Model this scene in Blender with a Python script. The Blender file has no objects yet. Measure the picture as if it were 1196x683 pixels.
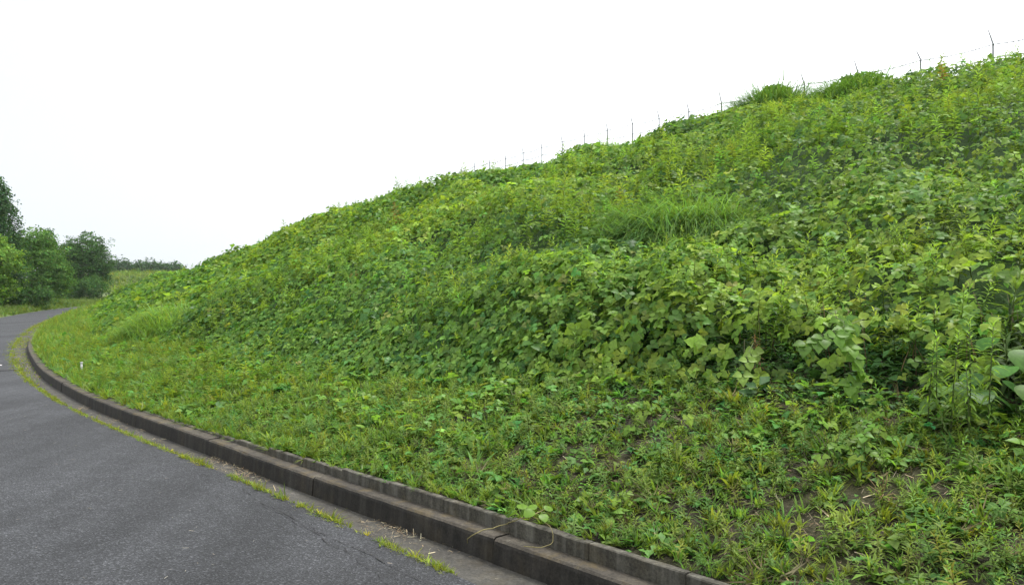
import bpy, math, random
import numpy as np
from mathutils import Vector

rng = np.random.default_rng(7)
random.seed(7)
scene = bpy.context.scene
col = scene.collection

# ------------------------------------------------------------------ road line
S_K = np.array([-40, -12, 0, 8, 15, 20, 30, 45, 60, 75, 100, 130, 170])
T_K = np.array([47, 43.5, 41, 39.5, 34.8, 31.2, 28.0, 25.0, 22, 17, 0, -28, -60.])
DS = .25
cs = np.arange(-40, 170.01, DS)
cth = np.radians(np.interp(cs, S_K, T_K))
kern = np.ones(25) / 25
cth = np.convolve(np.pad(cth, 12, mode='edge'), kern, 'valid')
cx = np.cumsum(-np.sin(cth) * DS)
cy = np.cumsum(np.cos(cth) * DS)
_i = np.argmin(abs(cs))
cx += -.39 - cx[_i]
cy += 4.24 - cy[_i]
GUT = .30          # nominal gutter width; n = 0 is the foot of the kerb face
_sg = np.arange(-40, 170.01, .25)
def _sm(a):
    a = np.pad(a, 4, mode='edge'); return np.convolve(a, np.ones(9) / 9, 'valid')
_W = _sm(np.interp(_sg, [-40, -1, -.2, 1, 2, 4, 5, 8, 12, 16, 25], [.42, .40, .38, .32, .28, .23, .17, .07, .12, .25, .35]))
_G = _sm(np.interp(_sg, [-40, 0, 1, 2, 5, 8, 12, 18], [.38, .33, .25, .22, .24, .23, .25, .36]))
def Wf(s): return np.interp(s, _sg, _W)      # kerb foot measured from the base line
def sunk(s): return np.interp(s, [.8, 2, 4, 6], [0, .022, .062, .072])     # the edging sinks into the turf along the road
def Gf(s): return np.interp(s, _sg, _G)      # gutter width there

def at(s, n):
    s = np.asarray(s, float); n = np.asarray(n, float)
    th = np.interp(s, cs, cth)
    o_ = n + Wf(s)
    return np.interp(s, cs, cx) + o_ * np.cos(th), np.interp(s, cs, cy) + o_ * np.sin(th)

def to_sn(X, Y):
    d = np.hypot(cx - X, cy - Y); i = int(d.argmin())
    side = (X - cx[i]) * math.cos(cth[i]) + (Y - cy[i]) * math.sin(cth[i])
    return cs[i], (d[i] if side > 0 else -d[i]) - float(Wf(cs[i]))

# ------------------------------------------------------------------ noise
_tab = rng.random((256, 256))
def vn(x, y, sc, seed=0):
    x = np.asarray(x) / sc + seed * 17.3; y = np.asarray(y) / sc + seed * 31.7
    xi = np.floor(x).astype(int); yi = np.floor(y).astype(int)
    fx = x - xi; fy = y - yi
    fx = fx * fx * (3 - 2 * fx); fy = fy * fy * (3 - 2 * fy)
    a = _tab[xi & 255, yi & 255]; b = _tab[(xi + 1) & 255, yi & 255]
    c = _tab[xi & 255, (yi + 1) & 255]; d = _tab[(xi + 1) & 255, (yi + 1) & 255]
    return (a * (1 - fx) + b * fx) * (1 - fy) + (c * (1 - fx) + d * fx) * fy
def fbm(x, y, sc, seed=0):
    return (vn(x, y, sc, seed) + .5 * vn(x, y, sc / 2.1, seed + 1) + .25 * vn(x, y, sc / 4.3, seed + 2)) / 1.75
def sstep(a, b, x):
    t = np.clip((np.asarray(x, float) - a) / (b - a), 0, 1)
    return t * t * (3 - 2 * t)

# ------------------------------------------------------------------ terrain and canopy heights
EDGE_N = .172      # back of the concrete edging
CREST = 17.5
def foot(s):       # where the kudzu begins
    return np.interp(s, [-20, -2, 0, 2, 4, 7, 10, 14, 20, 26, 60], [2.3, 2.25, 2.15, 1.8, 1.5, 1.2, 1.12, 1.0, 1.15, 1.25, 1.3]) + .47 - Wf(s)
def ground_z(s, n):
    s = np.asarray(s, float); n = np.asarray(n, float)
    x, y = at(s, n)
    z = .172 - sunk(s) + .27 * np.clip(n - EDGE_N, 0, 1.8)
    z = z + .354 * np.clip(n - EDGE_N - 1.8, 0, CREST - EDGE_N - 1.8)
    z = z + .10 * (fbm(x, y, 3.2, 5) - .5) * sstep(.3, 2, n) + .5 * (vn(x, y, 5.5, 9) - .5) * sstep(3, 7, n) * (1 - .8 * sstep(11, 16, n))
    z = z + .05 * (fbm(x, y, .5, 3) - .5) * sstep(.3, .8, n)
    z = z - .12 * sstep(26, 9, s) * sstep(6, CREST, n)
    return z
def canopy_h(s, n):
    x, y = at(s, n)
    nf = foot(s) + (.45 + .55 * sstep(1, 4, s)) * (fbm(x, y, 1.3, 21) - .5)
    wr = np.interp(s, [-.8, 1.2, 4, 8], [.2, .8, 1.7, 1.9])
    ramp = np.clip(sstep(-.15, 1, (n - nf) / wr), 0, 1) ** .9
    big = vn(x, y, 3.4, 11); mid = fbm(x, y, 1.25, 13)
    h = .18 + .55 * sstep(.15, .85, big) + .85 * (mid - .27)
    h = h + np.interp(s, [-1, 3], [.26, .06]) * np.exp(-((n - nf - 1.3) / 1.3) ** 2)
    h = h * (1 - .72 * sstep(13, CREST - .5, n)) * (1 - .35 * sstep(30, 50, s))
    h = h * (1 - .28 * sstep(2, 4, s) * np.exp(-((n - nf - 1.6) / 1.5) ** 2))
    h = np.clip(h, .14, 1.4)
    return h * ramp

# ------------------------------------------------------------------ camera
F = 939.; HZ = 338.; CAM_H = 1.5
cam_d = bpy.data.cameras.new('camera'); cam = bpy.data.objects.new('camera', cam_d); col.objects.link(cam)
cam.location = (0, 0, CAM_H)
cam.rotation_euler = (math.radians(90) - math.atan((341.5 - HZ) / F), 0, 0)
cam_d.sensor_width = 36; cam_d.lens = F / 1196 * 36
cam_d.clip_start = .05; cam_d.clip_end = 4000
scene.camera = cam
def ray_at(u, v, Y):
    return (u - 598) / F * Y, Y, CAM_H - (v - HZ) / F * Y
def on_slope(u, v, h=0.0):
    """point where the view ray through a photo pixel meets the hillside raised by h"""
    for Y in np.arange(2.2, 120, .04):
        X, _, Z = ray_at(u, v, Y)
        s, n = to_sn(X, Y)
        if n > .2 and Z < float(ground_z(s, n)) + h:
            return X, Y, Z, s, n
    return X, Y, Z, s, n

# ------------------------------------------------------------------ materials
def new_mat(name):
    m = bpy.data.materials.new(name); m.use_nodes = True
    nt = m.node_tree; nt.nodes.clear()
    out = nt.nodes.new('ShaderNodeOutputMaterial')
    return m, nt, out
class NT:
    def __init__(self, nt): self.nt = nt
    def n(self, t, **kw):
        nd = self.nt.nodes.new(t)
        for k, v in kw.items():
            if k in nd.inputs: nd.inputs[k].default_value = v
            else: setattr(nd, k, v)
        return nd
    def l(self, a, b): self.nt.links.new(a, b)
    def coord(self):
        return self.n('ShaderNodeTexCoord').outputs['Object']
    def noise(self, vec, scale, detail=4, rough=.55):
        t = self.n('ShaderNodeTexNoise'); t.inputs['Scale'].default_value = scale
        t.inputs['Detail'].default_value = detail; t.inputs['Roughness'].default_value = rough
        self.l(vec, t.inputs['Vector']); return t.outputs['Fac']
    def ramp(self, fac, stops):
        r = self.n('ShaderNodeValToRGB'); e = r.color_ramp.elements
        while len(e) < len(stops): e.new(.5)
        for el, (p, c) in zip(e, stops):
            el.position = p; el.color = (c[0], c[1], c[2], 1) if not isinstance(c, (int, float)) else (c, c, c, 1)
        self.l(fac, r.inputs['Fac']); return r.outputs['Color']
    def mix(self, fac, a, b, mode='MIX'):
        m = self.n('ShaderNodeMix'); m.data_type = 'RGBA'; m.blend_type = mode
        for i, v in ((0, fac), (6, a), (7, b)):
            if isinstance(v, bpy.types.NodeSocket): self.l(v, m.inputs[i])
            elif isinstance(v, (int, float)): m.inputs[i].default_value = v
            else: m.inputs[i].default_value = (v[0], v[1], v[2], 1)
        return m.outputs[2]
    def bump(self, h, strength, dist):
        b = self.n('ShaderNodeBump'); b.inputs['Strength'].default_value = strength; b.inputs['Distance'].default_value = dist
        self.l(h, b.inputs['Height']); return b.outputs['Normal']

def leaf_mat(name, trans=.35, rough=.5, spec=.35):
    m, nt, out = new_mat(name); k = NT(nt)
    at_ = k.n('ShaderNodeAttribute'); at_.attribute_name = 'tint'
    c = at_.outputs['Color']
    v = k.noise(k.coord(), 38, 2)
    c = k.mix(1, c, k.ramp(v, [(.3, .78), (.7, 1.2)]), 'MULTIPLY')
    d = k.n('ShaderNodeBsdfDiffuse'); k.l(c, d.inputs['Color'])
    t = k.n('ShaderNodeBsdfTranslucent')
    k.l(k.mix(1, c, (1.45, 1.4, .6), 'MULTIPLY'), t.inputs['Color'])
    ms = k.n('ShaderNodeMixShader'); ms.inputs[0].default_value = trans
    k.l(d.outputs[0], ms.inputs[1]); k.l(t.outputs[0], ms.inputs[2])
    gl = k.n('ShaderNodeBsdfGlossy'); gl.inputs['Roughness'].default_value = rough
    m2 = k.n('ShaderNodeMixShader'); m2.inputs[0].default_value = spec
    k.l(ms.outputs[0], m2.inputs[1]); k.l(gl.outputs[0], m2.inputs[2])
    k.l(m2.outputs[0], out.inputs['Surface'])
    return m
def simple_mat(name, c1, c2, scale=12, rough=.85, bump=.3, dist=.01, spec=.3):
    m, nt, out = new_mat(name); k = NT(nt)
    co = k.coord(); f = k.noise(co, scale, 6, .65)
    p = k.n('ShaderNodeBsdfPrincipled'); p.inputs['Roughness'].default_value = rough
    p.inputs['Specular IOR Level'].default_value = spec
    k.l(k.ramp(f, [(.3, c1), (.7, c2)]), p.inputs['Base Color'])
    if bump: k.l(k.bump(f, bump, dist), p.inputs['Normal'])
    k.l(p.outputs[0], out.inputs['Surface'])
    return m

M_LEAF = leaf_mat('kudzu_leaf', .44, .36, .0105)
M_WEED = leaf_mat('weed_leaf', .42, .5, .012)
M_GRASS = leaf_mat('grass_blade', .42, .4, .012)
M_TREE = leaf_mat('tree_leaf', .3, .5, .005)
M_DRY = leaf_mat('dry_straw', .05, .8, .01)
M_BARK = simple_mat('bark', (.035, .028, .02), (.11, .09, .065), 9, .9, .6, .03)
M_STEM = simple_mat('plant_stem', (.05, .08, .02), (.09, .11, .035), 30, .7, 0)
M_VINE = simple_mat('vine_stem', (.10, .085, .03), (.19, .165, .06), 40, .7, 0)
M_STEEL = simple_mat('weathered_steel', (.16, .16, .17), (.32, .32, .33), 14, .6, .1, .004, .5)
M_WHITE = simple_mat('white_plastic', (.34, .35, .33), (.5, .5, .48), 20, .5, .05, .002)
M_PAINT = simple_mat('road_paint', (.45, .45, .44), (.75, .75, .73), 30, .75, .2, .003)
M_CRACK = simple_mat('crack_fill', (.012, .012, .012), (.03, .03, .03), 30, .95, 0)
M_PATCH = simple_mat('tar_joint', (.018, .018, .018), (.04, .04, .04), 14, .85, .4, .004)

def asphalt():
    m, nt, out = new_mat('asphalt'); k = NT(nt); co = k.coord()
    v = k.n('ShaderNodeTexVoronoi'); v.inputs['Scale'].default_value = 115; k.l(co, v.inputs['Vector'])
    big = k.noise(co, .55, 5, .6); fine = k.noise(co, 60, 3, .7); mid = k.noise(co, 4, 5, .65)
    sp = k.n('ShaderNodeSeparateColor'); k.l(v.outputs['Color'], sp.inputs[0])
    stone = k.ramp(sp.outputs[0], [(0, (.016, .016, .016)), (.55, (.027, .027, .028)), (.88, (.040, .040, .041)), (1, (.078, .078, .079))])
    mp = k.n('ShaderNodeMapping'); mp.inputs['Rotation'].default_value = (0, 0, math.radians(-36)); mp.inputs['Scale'].default_value = (1.1, .12, 1); k.l(co, mp.inputs['Vector'])
    wear = k.noise(mp.outputs[0], 1.0, 4, .6)
    c = k.mix(1, stone, k.ramp(wear, [(.35, .72), (.65, 1.36)]), 'MULTIPLY')
    c = k.mix(1, c, k.ramp(big, [(.3, .66), (.7, 1.26)]), 'MULTIPLY')
    c = k.mix(1, c, k.ramp(mid, [(.3, .82), (.7, 1.15)]), 'MULTIPLY')
    c = k.mix(k.ramp(fine, [(.62, 0), (.75, .35)]), c, (.012, .012, .012))
    c = k.mix(1, c, (.95, 1.0, 1.06), 'MULTIPLY')
    p = k.n('ShaderNodeBsdfPrincipled'); p.inputs['Specular IOR Level'].default_value = .2
    k.l(c, p.inputs['Base Color']); k.l(k.ramp(big, [(.3, .7), (.7, .85)]), p.inputs['Roughness'])
    k.l(k.bump(v.outputs['Distance'], .75, .006), p.inputs['Normal'])
    k.l(p.outputs[0], out.inputs['Surface']); return m
def concrete(name, c1, c2, c3, moss=0., streak=0., fine_sp=70):
    m, nt, out = new_mat(name); k = NT(nt); co = k.coord()
    a = k.noise(co, 2.2, 6, .65); b = k.noise(co, 14, 5, .7); f = k.noise(co, fine_sp, 3, .7)
    c = k.ramp(a, [(.3, c1), (.55, c2), (.75, c3)])
    c = k.mix(1, c, k.ramp(b, [(.3, .6), (.7, 1.3)]), 'MULTIPLY')
    c = k.mix(1, c, k.ramp(f, [(.3, .55), (.72, 1.6)]), 'MULTIPLY')
    if moss:
        mo = k.ramp(k.noise(co, 5, 6, .7), [(.5, 0), (.62, moss)])
        c = k.mix(mo, c, (.085, .062, .022))
    if streak:
        mp = k.n('ShaderNodeMapping'); mp.inputs['Scale'].default_value = (9, 9, .5); k.l(co, mp.inputs['Vector'])
        st = k.ramp(k.noise(mp.outputs[0], 1.6, 4, .6), [(.48, 0), (.72, streak)])
        c = k.mix(st, c, (.30, .29, .25))
    p = k.n('ShaderNodeBsdfPrincipled'); p.inputs['Roughness'].default_value = .88; p.inputs['Specular IOR Level'].default_value = .3
    k.l(c, p.inputs['Base Color']); k.l(k.bump(k.mix(.5, b, f), .6, .008), p.inputs['Normal'])
    k.l(p.outputs[0], out.inputs['Surface']); return m
M_ASPH = asphalt()
M_GUT = concrete('gutter_concrete', (.024, .022, .019), (.040, .038, .032), (.062, .059, .052), .12)
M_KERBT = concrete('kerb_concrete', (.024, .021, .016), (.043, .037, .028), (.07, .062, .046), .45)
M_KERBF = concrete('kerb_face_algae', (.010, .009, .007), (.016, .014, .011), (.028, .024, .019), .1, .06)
M_EDGE = concrete('edging_concrete', (.032, .030, .022), (.05, .046, .035), (.08, .074, .058), .2, .22)
def soil():
    m, nt, out = new_mat('soil'); k = NT(nt); co = k.coord()
    a = k.noise(co, 1.1, 5, .6); b = k.noise(co, 16, 6, .75); f = k.noise(co, 60, 3, .7)
    c = k.ramp(b, [(.3, (.011, .0095, .007)), (.55, (.027, .023, .016)), (.75, (.066, .058, .042))])
    c = k.mix(k.ramp(a, [(.4, 0), (.65, .5)]), c, (.05, .055, .018))
    ua = k.n('ShaderNodeAttribute'); ua.attribute_name = 'tint'
    c = k.mix(ua.outputs['Fac'], c, k.ramp(b, [(.35, (.014, .032, .008)), (.7, (.036, .078, .014))]))
    c = k.mix(1, c, k.ramp(f, [(.3, .55), (.7, 1.4)]), 'MULTIPLY')
    p = k.n('ShaderNodeBsdfPrincipled'); p.inputs['Roughness'].default_value = .95; p.inputs['Specular IOR Level'].default_value = .15
    k.l(c, p.inputs['Base Color']); k.l(k.bump(b, .9, .03), p.inputs['Normal'])
    k.l(p.outputs[0], out.inputs['Surface']); return m
M_SOIL = soil()
M_TURF = simple_mat('rough_turf', (.035, .055, .014), (.085, .115, .03), 3, .95, .6, .05)

# ------------------------------------------------------------------ mesh helpers
def tag(o, label=None, cat=None, group=None, kind=None):
    if label: o['label'] = label
    if cat: o['category'] = cat
    if group: o['group'] = group
    if kind: o['kind'] = kind
    return o
def empty(name, loc):
    o = bpy.data.objects.new(name, None); o.location = loc; o.empty_display_size = .2
    col.objects.link(o); return o
class MB:
    """collects triangles with a per-vertex tint"""
    def __init__(s): s.v = []; s.f = []; s.c = []; s.k = 0
    def add(s, v, f, c=None):
        v = np.asarray(v, np.float32).reshape(-1, 3); f = np.asarray(f, np.int32).reshape(-1, 3)
        s.v.append(v); s.f.append(f + s.k)
        c = np.ones((len(v), 3), np.float32) if c is None else np.broadcast_to(np.asarray(c, np.float32), (len(v), 3))
        s.c.append(c); s.k += len(v)
    def build(s, name, mat, parent=None, smooth=True, origin=None):
        V = np.concatenate(s.v); Fc = np.concatenate(s.f); C = np.concatenate(s.c)
        if origin is not None: V = V - np.asarray(origin, np.float32)
        me = bpy.data.meshes.new(name)
        me.vertices.add(len(V)); me.vertices.foreach_set('co', np.ascontiguousarray(V, np.float32).ravel())
        me.loops.add(len(Fc) * 3); me.loops.foreach_set('vertex_index', np.ascontiguousarray(Fc, np.int32).ravel())
        me.polygons.add(len(Fc)); me.polygons.foreach_set('loop_start', np.arange(0, len(Fc) * 3, 3, dtype=np.int32))
        if smooth: me.polygons.foreach_set('use_smooth', np.ones(len(Fc), bool))
        at_ = me.attributes.new('tint', 'FLOAT_COLOR', 'POINT')
        at_.data.foreach_set('color', np.concatenate([C, np.ones((len(C), 1), np.float32)], 1).astype(np.float32).ravel())
        me.update(calc_edges=True); me.validate()
        me.materials.append(mat)
        o = bpy.data.objects.new(name, me); col.objects.link(o)
        if parent is not None:
            o.parent = parent
        return o
    def tube(s, pts, rad, seg=6, c=None):
        pts = np.asarray(pts, float); rad = np.broadcast_to(np.asarray(rad, float), (len(pts),))
        tan = np.gradient(pts, axis=0); tan /= np.linalg.norm(tan, axis=1)[:, None] + 1e-9
        ref = np.array([.31, .17, .93]) if abs(tan[0][2]) < .8 else np.array([.95, .2, .1])
        V = []
        for p, t, r in zip(pts, tan, rad):
            a = np.cross(t, ref); a /= np.linalg.norm(a) + 1e-9; b = np.cross(t, a)
            for j in range(seg):
                q = 2 * math.pi * j / seg
                V.append(p + r * (math.cos(q) * a + math.sin(q) * b))
        Fc = []
        for i in range(len(pts) - 1):
            for j in range(seg):
                a0 = i * seg + j; b0 = i * seg + (j + 1) % seg
                Fc += [(a0, b0, b0 + seg), (a0, b0 + seg, a0 + seg)]
        V.append(pts[0]); V.append(pts[-1]); m = len(pts) * seg
        for j in range(seg):
            Fc.append((m, (j + 1) % seg, j)); Fc.append((m + 1, m - seg + j, m - seg + (j + 1) % seg))
        s.add(V, Fc, c)
    def scatter(s, tmpl, P, R, scale, tint):
        """tmpl (verts, tris, shade) copied to points P with frames R (m,3,3), size scale, colour tint (m,3)"""
        tv, tf, tc = tmpl; m = len(P)
        if m == 0: return
        V = np.einsum('mij,kj->mki', R, tv) * np.asarray(scale)[:, None, None] + P[:, None, :]
        Fc = tf[None] + (np.arange(m) * len(tv))[:, None, None]
        C = tint[:, None, :] * tc[None, :, :]
        s.add(V.reshape(-1, 3), Fc.reshape(-1, 3), C.reshape(-1, 3))

def frames(N, az):
    """frames whose z axis is N and whose y axis (leaf tip) heads towards azimuth az"""
    N = N / np.linalg.norm(N, axis=1)[:, None]
    h = np.stack([np.cos(az), np.sin(az), np.zeros_like(az)], 1)
    y = h - (h * N).sum(1)[:, None] * N
    y /= np.linalg.norm(y, axis=1)[:, None] + 1e-9
    x = np.cross(y, N)
    return np.stack([x, y, N], 2)

# ---- leaf templates (tip along +y, upper face +z, unit length)
def blade(stations, widths, fold=.25, droop=.25, length=1., curl=0.):
    V = []; Fc = []
    for t, w in zip(stations, widths):
        z = -droop * t * t
        for sx in (-1, 0, 1):
            V.append((sx * w, t * length, z + abs(sx) * w * fold - curl * abs(sx) * w * w))
    for i in range(len(stations) - 1):
        a = i * 3; b = a + 3
        Fc += [(a, a + 1, b + 1), (a, b + 1, b), (a + 1, a + 2, b + 2), (a + 1, b + 2, b + 1)]
    return np.array(V, float), np.array(Fc)
def rotz(v, a):
    c, s_ = math.cos(a), math.sin(a); return v @ np.array([[c, s_, 0], [-s_, c, 0], [0, 0, 1]])
def rotx(v, a):
    c, s_ = math.cos(a), math.sin(a); return v @ np.array([[1, 0, 0], [0, c, s_], [0, -s_, c]])
def merge(parts):
    V = []; Fc = []; C = []; k_ = 0
    for v, f, c in parts:
        V.append(v); Fc.append(f + k_); k_ += len(v); C.append(np.broadcast_to(np.asarray(c, float), (len(v), 3)))
    return np.concatenate(V).astype(np.float32), np.concatenate(Fc).astype(np.int32), np.concatenate(C).astype(np.float32)
OVATE = ([0, .12, .32, .55, .78, 1], [.02, .30, .46, .40, .2, .005])
LOBED = ([0, .12, .3, .45, .58, .78, 1], [.02, .34, .52, .36, .34, .16, .005])
OV_MID = ([0, .35, 1], [.03, .46, .01])
def trifol(shape, lobed=False):
    parts = []
    for a, off, sc, tl in ((0, .28, 1., -.15), (1.35, .05, .9, .05), (-1.35, .05, .9, .05)):
        st = LOBED if (lobed and shape == 'hi') else (OVATE if shape == 'hi' else OV_MID)
        v, f = blade(st[0], st[1], fold=random.uniform(.12, .35), droop=random.uniform(.1, .35))
        v = rotx(v * sc, tl + random.uniform(-.25, .25)); v[:, 1] += off
        v = rotz(v, a + random.uniform(-.2, .2))
        g = random.uniform(.88, 1.12)
        parts.append((v, f, (g, g, g)))
    return merge(parts)
def onefol():
    V = np.array([(0, 0, 0), (.45, .42, .1), (0, 1, -.2), (-.45, .42, .1)], float)
    return V.astype(np.float32), np.array([(0, 1, 2), (0, 2, 3)], np.int32), np.ones((4, 3), np.float32)
def shoot(n, h, ll, lw, lod=0, tipy=1.25):
    """upright leafy stem with a spiral of narrow leaves"""
    parts = []
    for i in range(n):
        t = (i + .5) / n
        L = ll * (1 - .62 * t ** 2.2) * random.uniform(.85, 1.15)
        if lod == 0: v, f = blade([0, .4, .75, 1], [.2 * lw, lw, .7 * lw, .002], .3, .35)
        else: v, f = np.array([(0, 0, 0), (lw * 1.2, .45, .03), (0, 1, -.25), (-lw * 1.2, .45, .03)], float), np.array([(0, 1, 2), (0, 2, 3)])
        v = v * L
        el = math.radians(5 + 68 * t ** 2.5 + random.uniform(-10, 10))
        v = rotx(v, el); v = rotz(v, i * 2.4 + random.uniform(-.3, .3)); v[:, 2] += t * h
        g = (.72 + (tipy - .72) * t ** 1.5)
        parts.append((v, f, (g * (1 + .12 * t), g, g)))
    if True:
        b = MB(); b.tube([(0, 0, -.25 * h), (0, 0, .5 * h), (0, 0, h)], [.012 * h + .001, .010 * h, .004 * h], 3)
        parts.append((np.concatenate(b.v), np.concatenate(b.f), (.9, .75, .7)))
    return merge(parts)
def tuft(n, h, w, spread=.5, arch=.6, seg=3):
    parts = []
    for i in range(n):
        L = h * random.uniform(.55, 1.1); a = random.uniform(0, 6.28); lean = random.uniform(.05, spread)
        V = []; Fc = []
        for j in range(seg + 1):
            t = j / seg; el = lean + arch * t * random.uniform(.7, 1.2)
            r = L * t * math.sin(el); z = L * t * math.cos(el)
            ww = w * (1 - t) ** .7
            V += [(r, -ww, z), (r, ww, z)] if j < seg else [(r, 0, z)]
        for j in range(seg):
            a0 = 2 * j
            if j < seg - 1: Fc += [(a0, a0 + 2, a0 + 3), (a0, a0 + 3, a0 + 1)]
            else: Fc += [(a0, a0 + 2, a0 + 1)]
        v = np.array(V, float); v[:, 0] += random.uniform(0, .18 * h); v = rotz(v, a)
        g = random.uniform(.8, 1.2)
        parts.append((v, np.array(Fc), (g, g, g * .9)))
    return merge(parts)
def rosette(n, r, lw=.3, up=.5):
    parts = []
    for i in range(n):
        v, f = blade([0, .5, 1], [.03, lw, .01], .25, .3)
        v = rotx(v * r * random.uniform(.6, 1.1), random.uniform(0, up)); v = rotz(v, random.uniform(0, 6.28))
        v += np.array([random.uniform(-.5, .5) * r, random.uniform(-.5, .5) * r, random.uniform(0, .6) * r])
        g = random.uniform(.8, 1.2)
        parts.append((v, f, (g, g, g)))
    return merge(parts)

TRI_HI = [trifol('hi', i % 3 == 0) for i in range(8)]
TRI_MID = [trifol('mid') for _ in range(6)]
ONE_LO = [onefol()]
SHOOT_HI = [shoot(30, 1., .30, .11) for _ in range(5)]
SHOOT_LO = [shoot(24, 1., .34, .085, 1) for _ in range(5)]
TUFT_HI = [tuft(14, 1., .028) for _ in range(5)]
TUFT_LO = [tuft(8, 1., .05, seg=2) for _ in range(4)]
ROS = [rosette(9, 1.) for _ in range(5)]
def ltuft(n):
    parts = []
    for i in range(n):
        v, f = blade([0, .3, .65, 1], [.03, .07, .06, .003], .35, random.uniform(.15, .45))
        v = rotx(v * random.uniform(.55, 1.1), math.radians(random.uniform(25, 85))); v = rotz(v, random.uniform(0, 6.28)); v[:, :2] += np.array([random.uniform(-.2, .2), random.uniform(-.2, .2)])
        g = random.uniform(.8, 1.2); parts.append((v, f, (g, g, g)))
    return merge(parts)
LTUFT = [ltuft(13) for _ in range(6)]

def tints(base, m, var=.18, hue=.10):
    b = np.exp(rng.normal(0, var, (m, 1)))
    h = rng.normal(0, hue, (m, 1))
    c = np.asarray(base)[None] * b * np.concatenate([1 + h * 1.6, np.ones((m, 1)), 1 - h], 1)
    return np.clip(c, .003, .6).astype(np.float32)

def in_view(X, Y, Z, mu=260, mv=170):
    u = 598 + F * X / np.maximum(Y, .05); v = HZ - F * (Z - CAM_H) / np.maximum(Y, .05)
    return (Y > .8) & (u > -mu) & (u < 1196 + mu) & (v > -mv) & (v < 683 + mv)
def sample(dens, s0, s1, n0, n1):
    """random (s, n) with dens per square metre (thinned per point)"""
    area = (s1 - s0) * (n1 - n0); m = rng.poisson(dens * area)
    s = rng.uniform(s0, s1, m); n = rng.uniform(n0, n1, m)
    return s, n

# ================================================================== SETTING
def sheet(name, s_list, n_list, zf, mat, kind='structure', shift=None):
    S_, N_ = np.meshgrid(s_list, n_list, indexing='ij')
    x, y = at(S_, N_ + (shift(S_, N_) if shift else 0)); z = zf(S_, N_)
    V = np.stack([x, y, z], -1).reshape(-1, 3); a, b = S_.shape
    i = np.arange(a - 1)[:, None] * b + np.arange(b - 1)[None]; i = i.ravel()
    Fc = np.concatenate([np.stack([i, i + b + 1, i + b], 1), np.stack([i, i + 1, i + b + 1], 1)])
    Fc = Fc[:, ::-1]
    m = MB(); m.add(V, Fc); o = m.build(name, mat); tag(o, kind=kind); return o

ROAD_W = 2.62
# ground sheet to the horizon
g = MB(); gx = np.concatenate([[-2500, -900, -300], np.arange(-150, 151, 25), [300, 900, 2500]]).astype(float)
GX, GY = np.meshgrid(gx, gx, indexing='ij'); GV = np.stack([GX, GY, np.full_like(GX, -.12)], -1).reshape(-1, 3); kk = len(gx)
ii = (np.arange(kk - 1)[:, None] * kk + np.arange(kk - 1)[None]).ravel()
g.add(GV, np.concatenate([np.stack([ii, ii + kk, ii + kk + 1], 1), np.stack([ii, ii + kk + 1, ii + 1], 1)]))
tag(g.build('ground', M_TURF), kind='structure')

s_line = np.concatenate([np.arange(-18, 30, .5), np.arange(30, 165, 1.)])
road_n = -GUT - np.array([ROAD_W, 2.0, 1.3, .6, 0])
tag(sheet('road', s_line, road_n, lambda s, n: .012 * np.sin((n + GUT) / ROAD_W * -math.pi) , M_ASPH, shift=lambda s, n: -(Gf(s) - GUT) * (1 + (n + GUT) / ROAD_W)))
tag(sheet('gutter', s_line, [-.48, -.25, -.1, .02], lambda s, n: -.006 - .018 * sstep(-.40, -.08, n), M_GUT))
def verge_z(s, n):
    x, y = at(s, n); d = -(n + GUT + ROAD_W)
    return .0 + .22 * sstep(0, 1.2, d) + .03 * np.clip(d - 1, 0, 30) + .15 * (fbm(x, y, 2.5, 40) - .5) * sstep(.2, 2, d)
verge_n = -GUT - ROAD_W - np.array([45, 30, 20, 12, 8, 5, 3.5, 2.4, 1.6, 1., .6, .3, .1, 0])
sheet('verge', s_line, verge_n, verge_z, M_TURF)
hs = np.concatenate([np.arange(-16, 20, .2), np.arange(20, 60, .6), np.arange(60, 166, 2.)])
hn = np.concatenate([[EDGE_N - .03], np.arange(EDGE_N, 4, .12), np.arange(4, 20, .4), np.arange(20, 36, 2.)])
hill = sheet('hillside', hs, hn, ground_z, M_SOIL)
HS_, HN_ = np.meshgrid(hs, hn, indexing='ij'); under = sstep(.1, .8, HN_ - foot(HS_)).ravel()
hill.data.attributes['tint'].data.foreach_set('color', np.stack([under, under, under, np.ones_like(under)], 1).astype(np.float32).ravel())

def extrude(name, prof, mats, s0, s1, block, gap, step=.5, wob=0., chip=0.):
    """sweep an open profile [(n, z, material slot of the face to the next point)] along the road in blocks with open joints"""
    V = []; Fc = []; MI = []
    s = s0
    while s < s1:
        e = s + block - gap; ns = max(2, int(block / step) + 1)
        ss = np.linspace(s, e, ns); base = len(V)
        sk = sunk(s) if 'edging' in name else 0.
        dn = random.uniform(-wob, wob); dz = random.uniform(-wob, wob)
        for q in ss:
            for (n, z, mi) in prof:
                x, y = at(q, n + dn); jz = random.gauss(0, chip) if z > .1 else 0
                if random.random() < .04: jz -= random.uniform(.002, .007)
                V.append((float(x), float(y), z + dz + jz - (sk if z > .1 else 0)))
        p = len(prof)
        for i in range(ns - 1):
            for j in range(p - 1):
                a = base + i * p + j
                Fc.append((a, a + 1, a + p + 1, a + p)); MI.append(prof[j][2])
        Fc.append(tuple(base + j for j in range(p))); MI.append(0)
        Fc.append(tuple(base + (ns - 1) * p + j for j in reversed(range(p)))); MI.append(0)
        s += block
    me = bpy.data.meshes.new(name); me.from_pydata(V, [], Fc)
    for m in mats: me.materials.append(m)
    me.polygons.foreach_set('material_index', MI); me.update()
    o = bpy.data.objects.new(name, me); col.objects.link(o); return o
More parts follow.
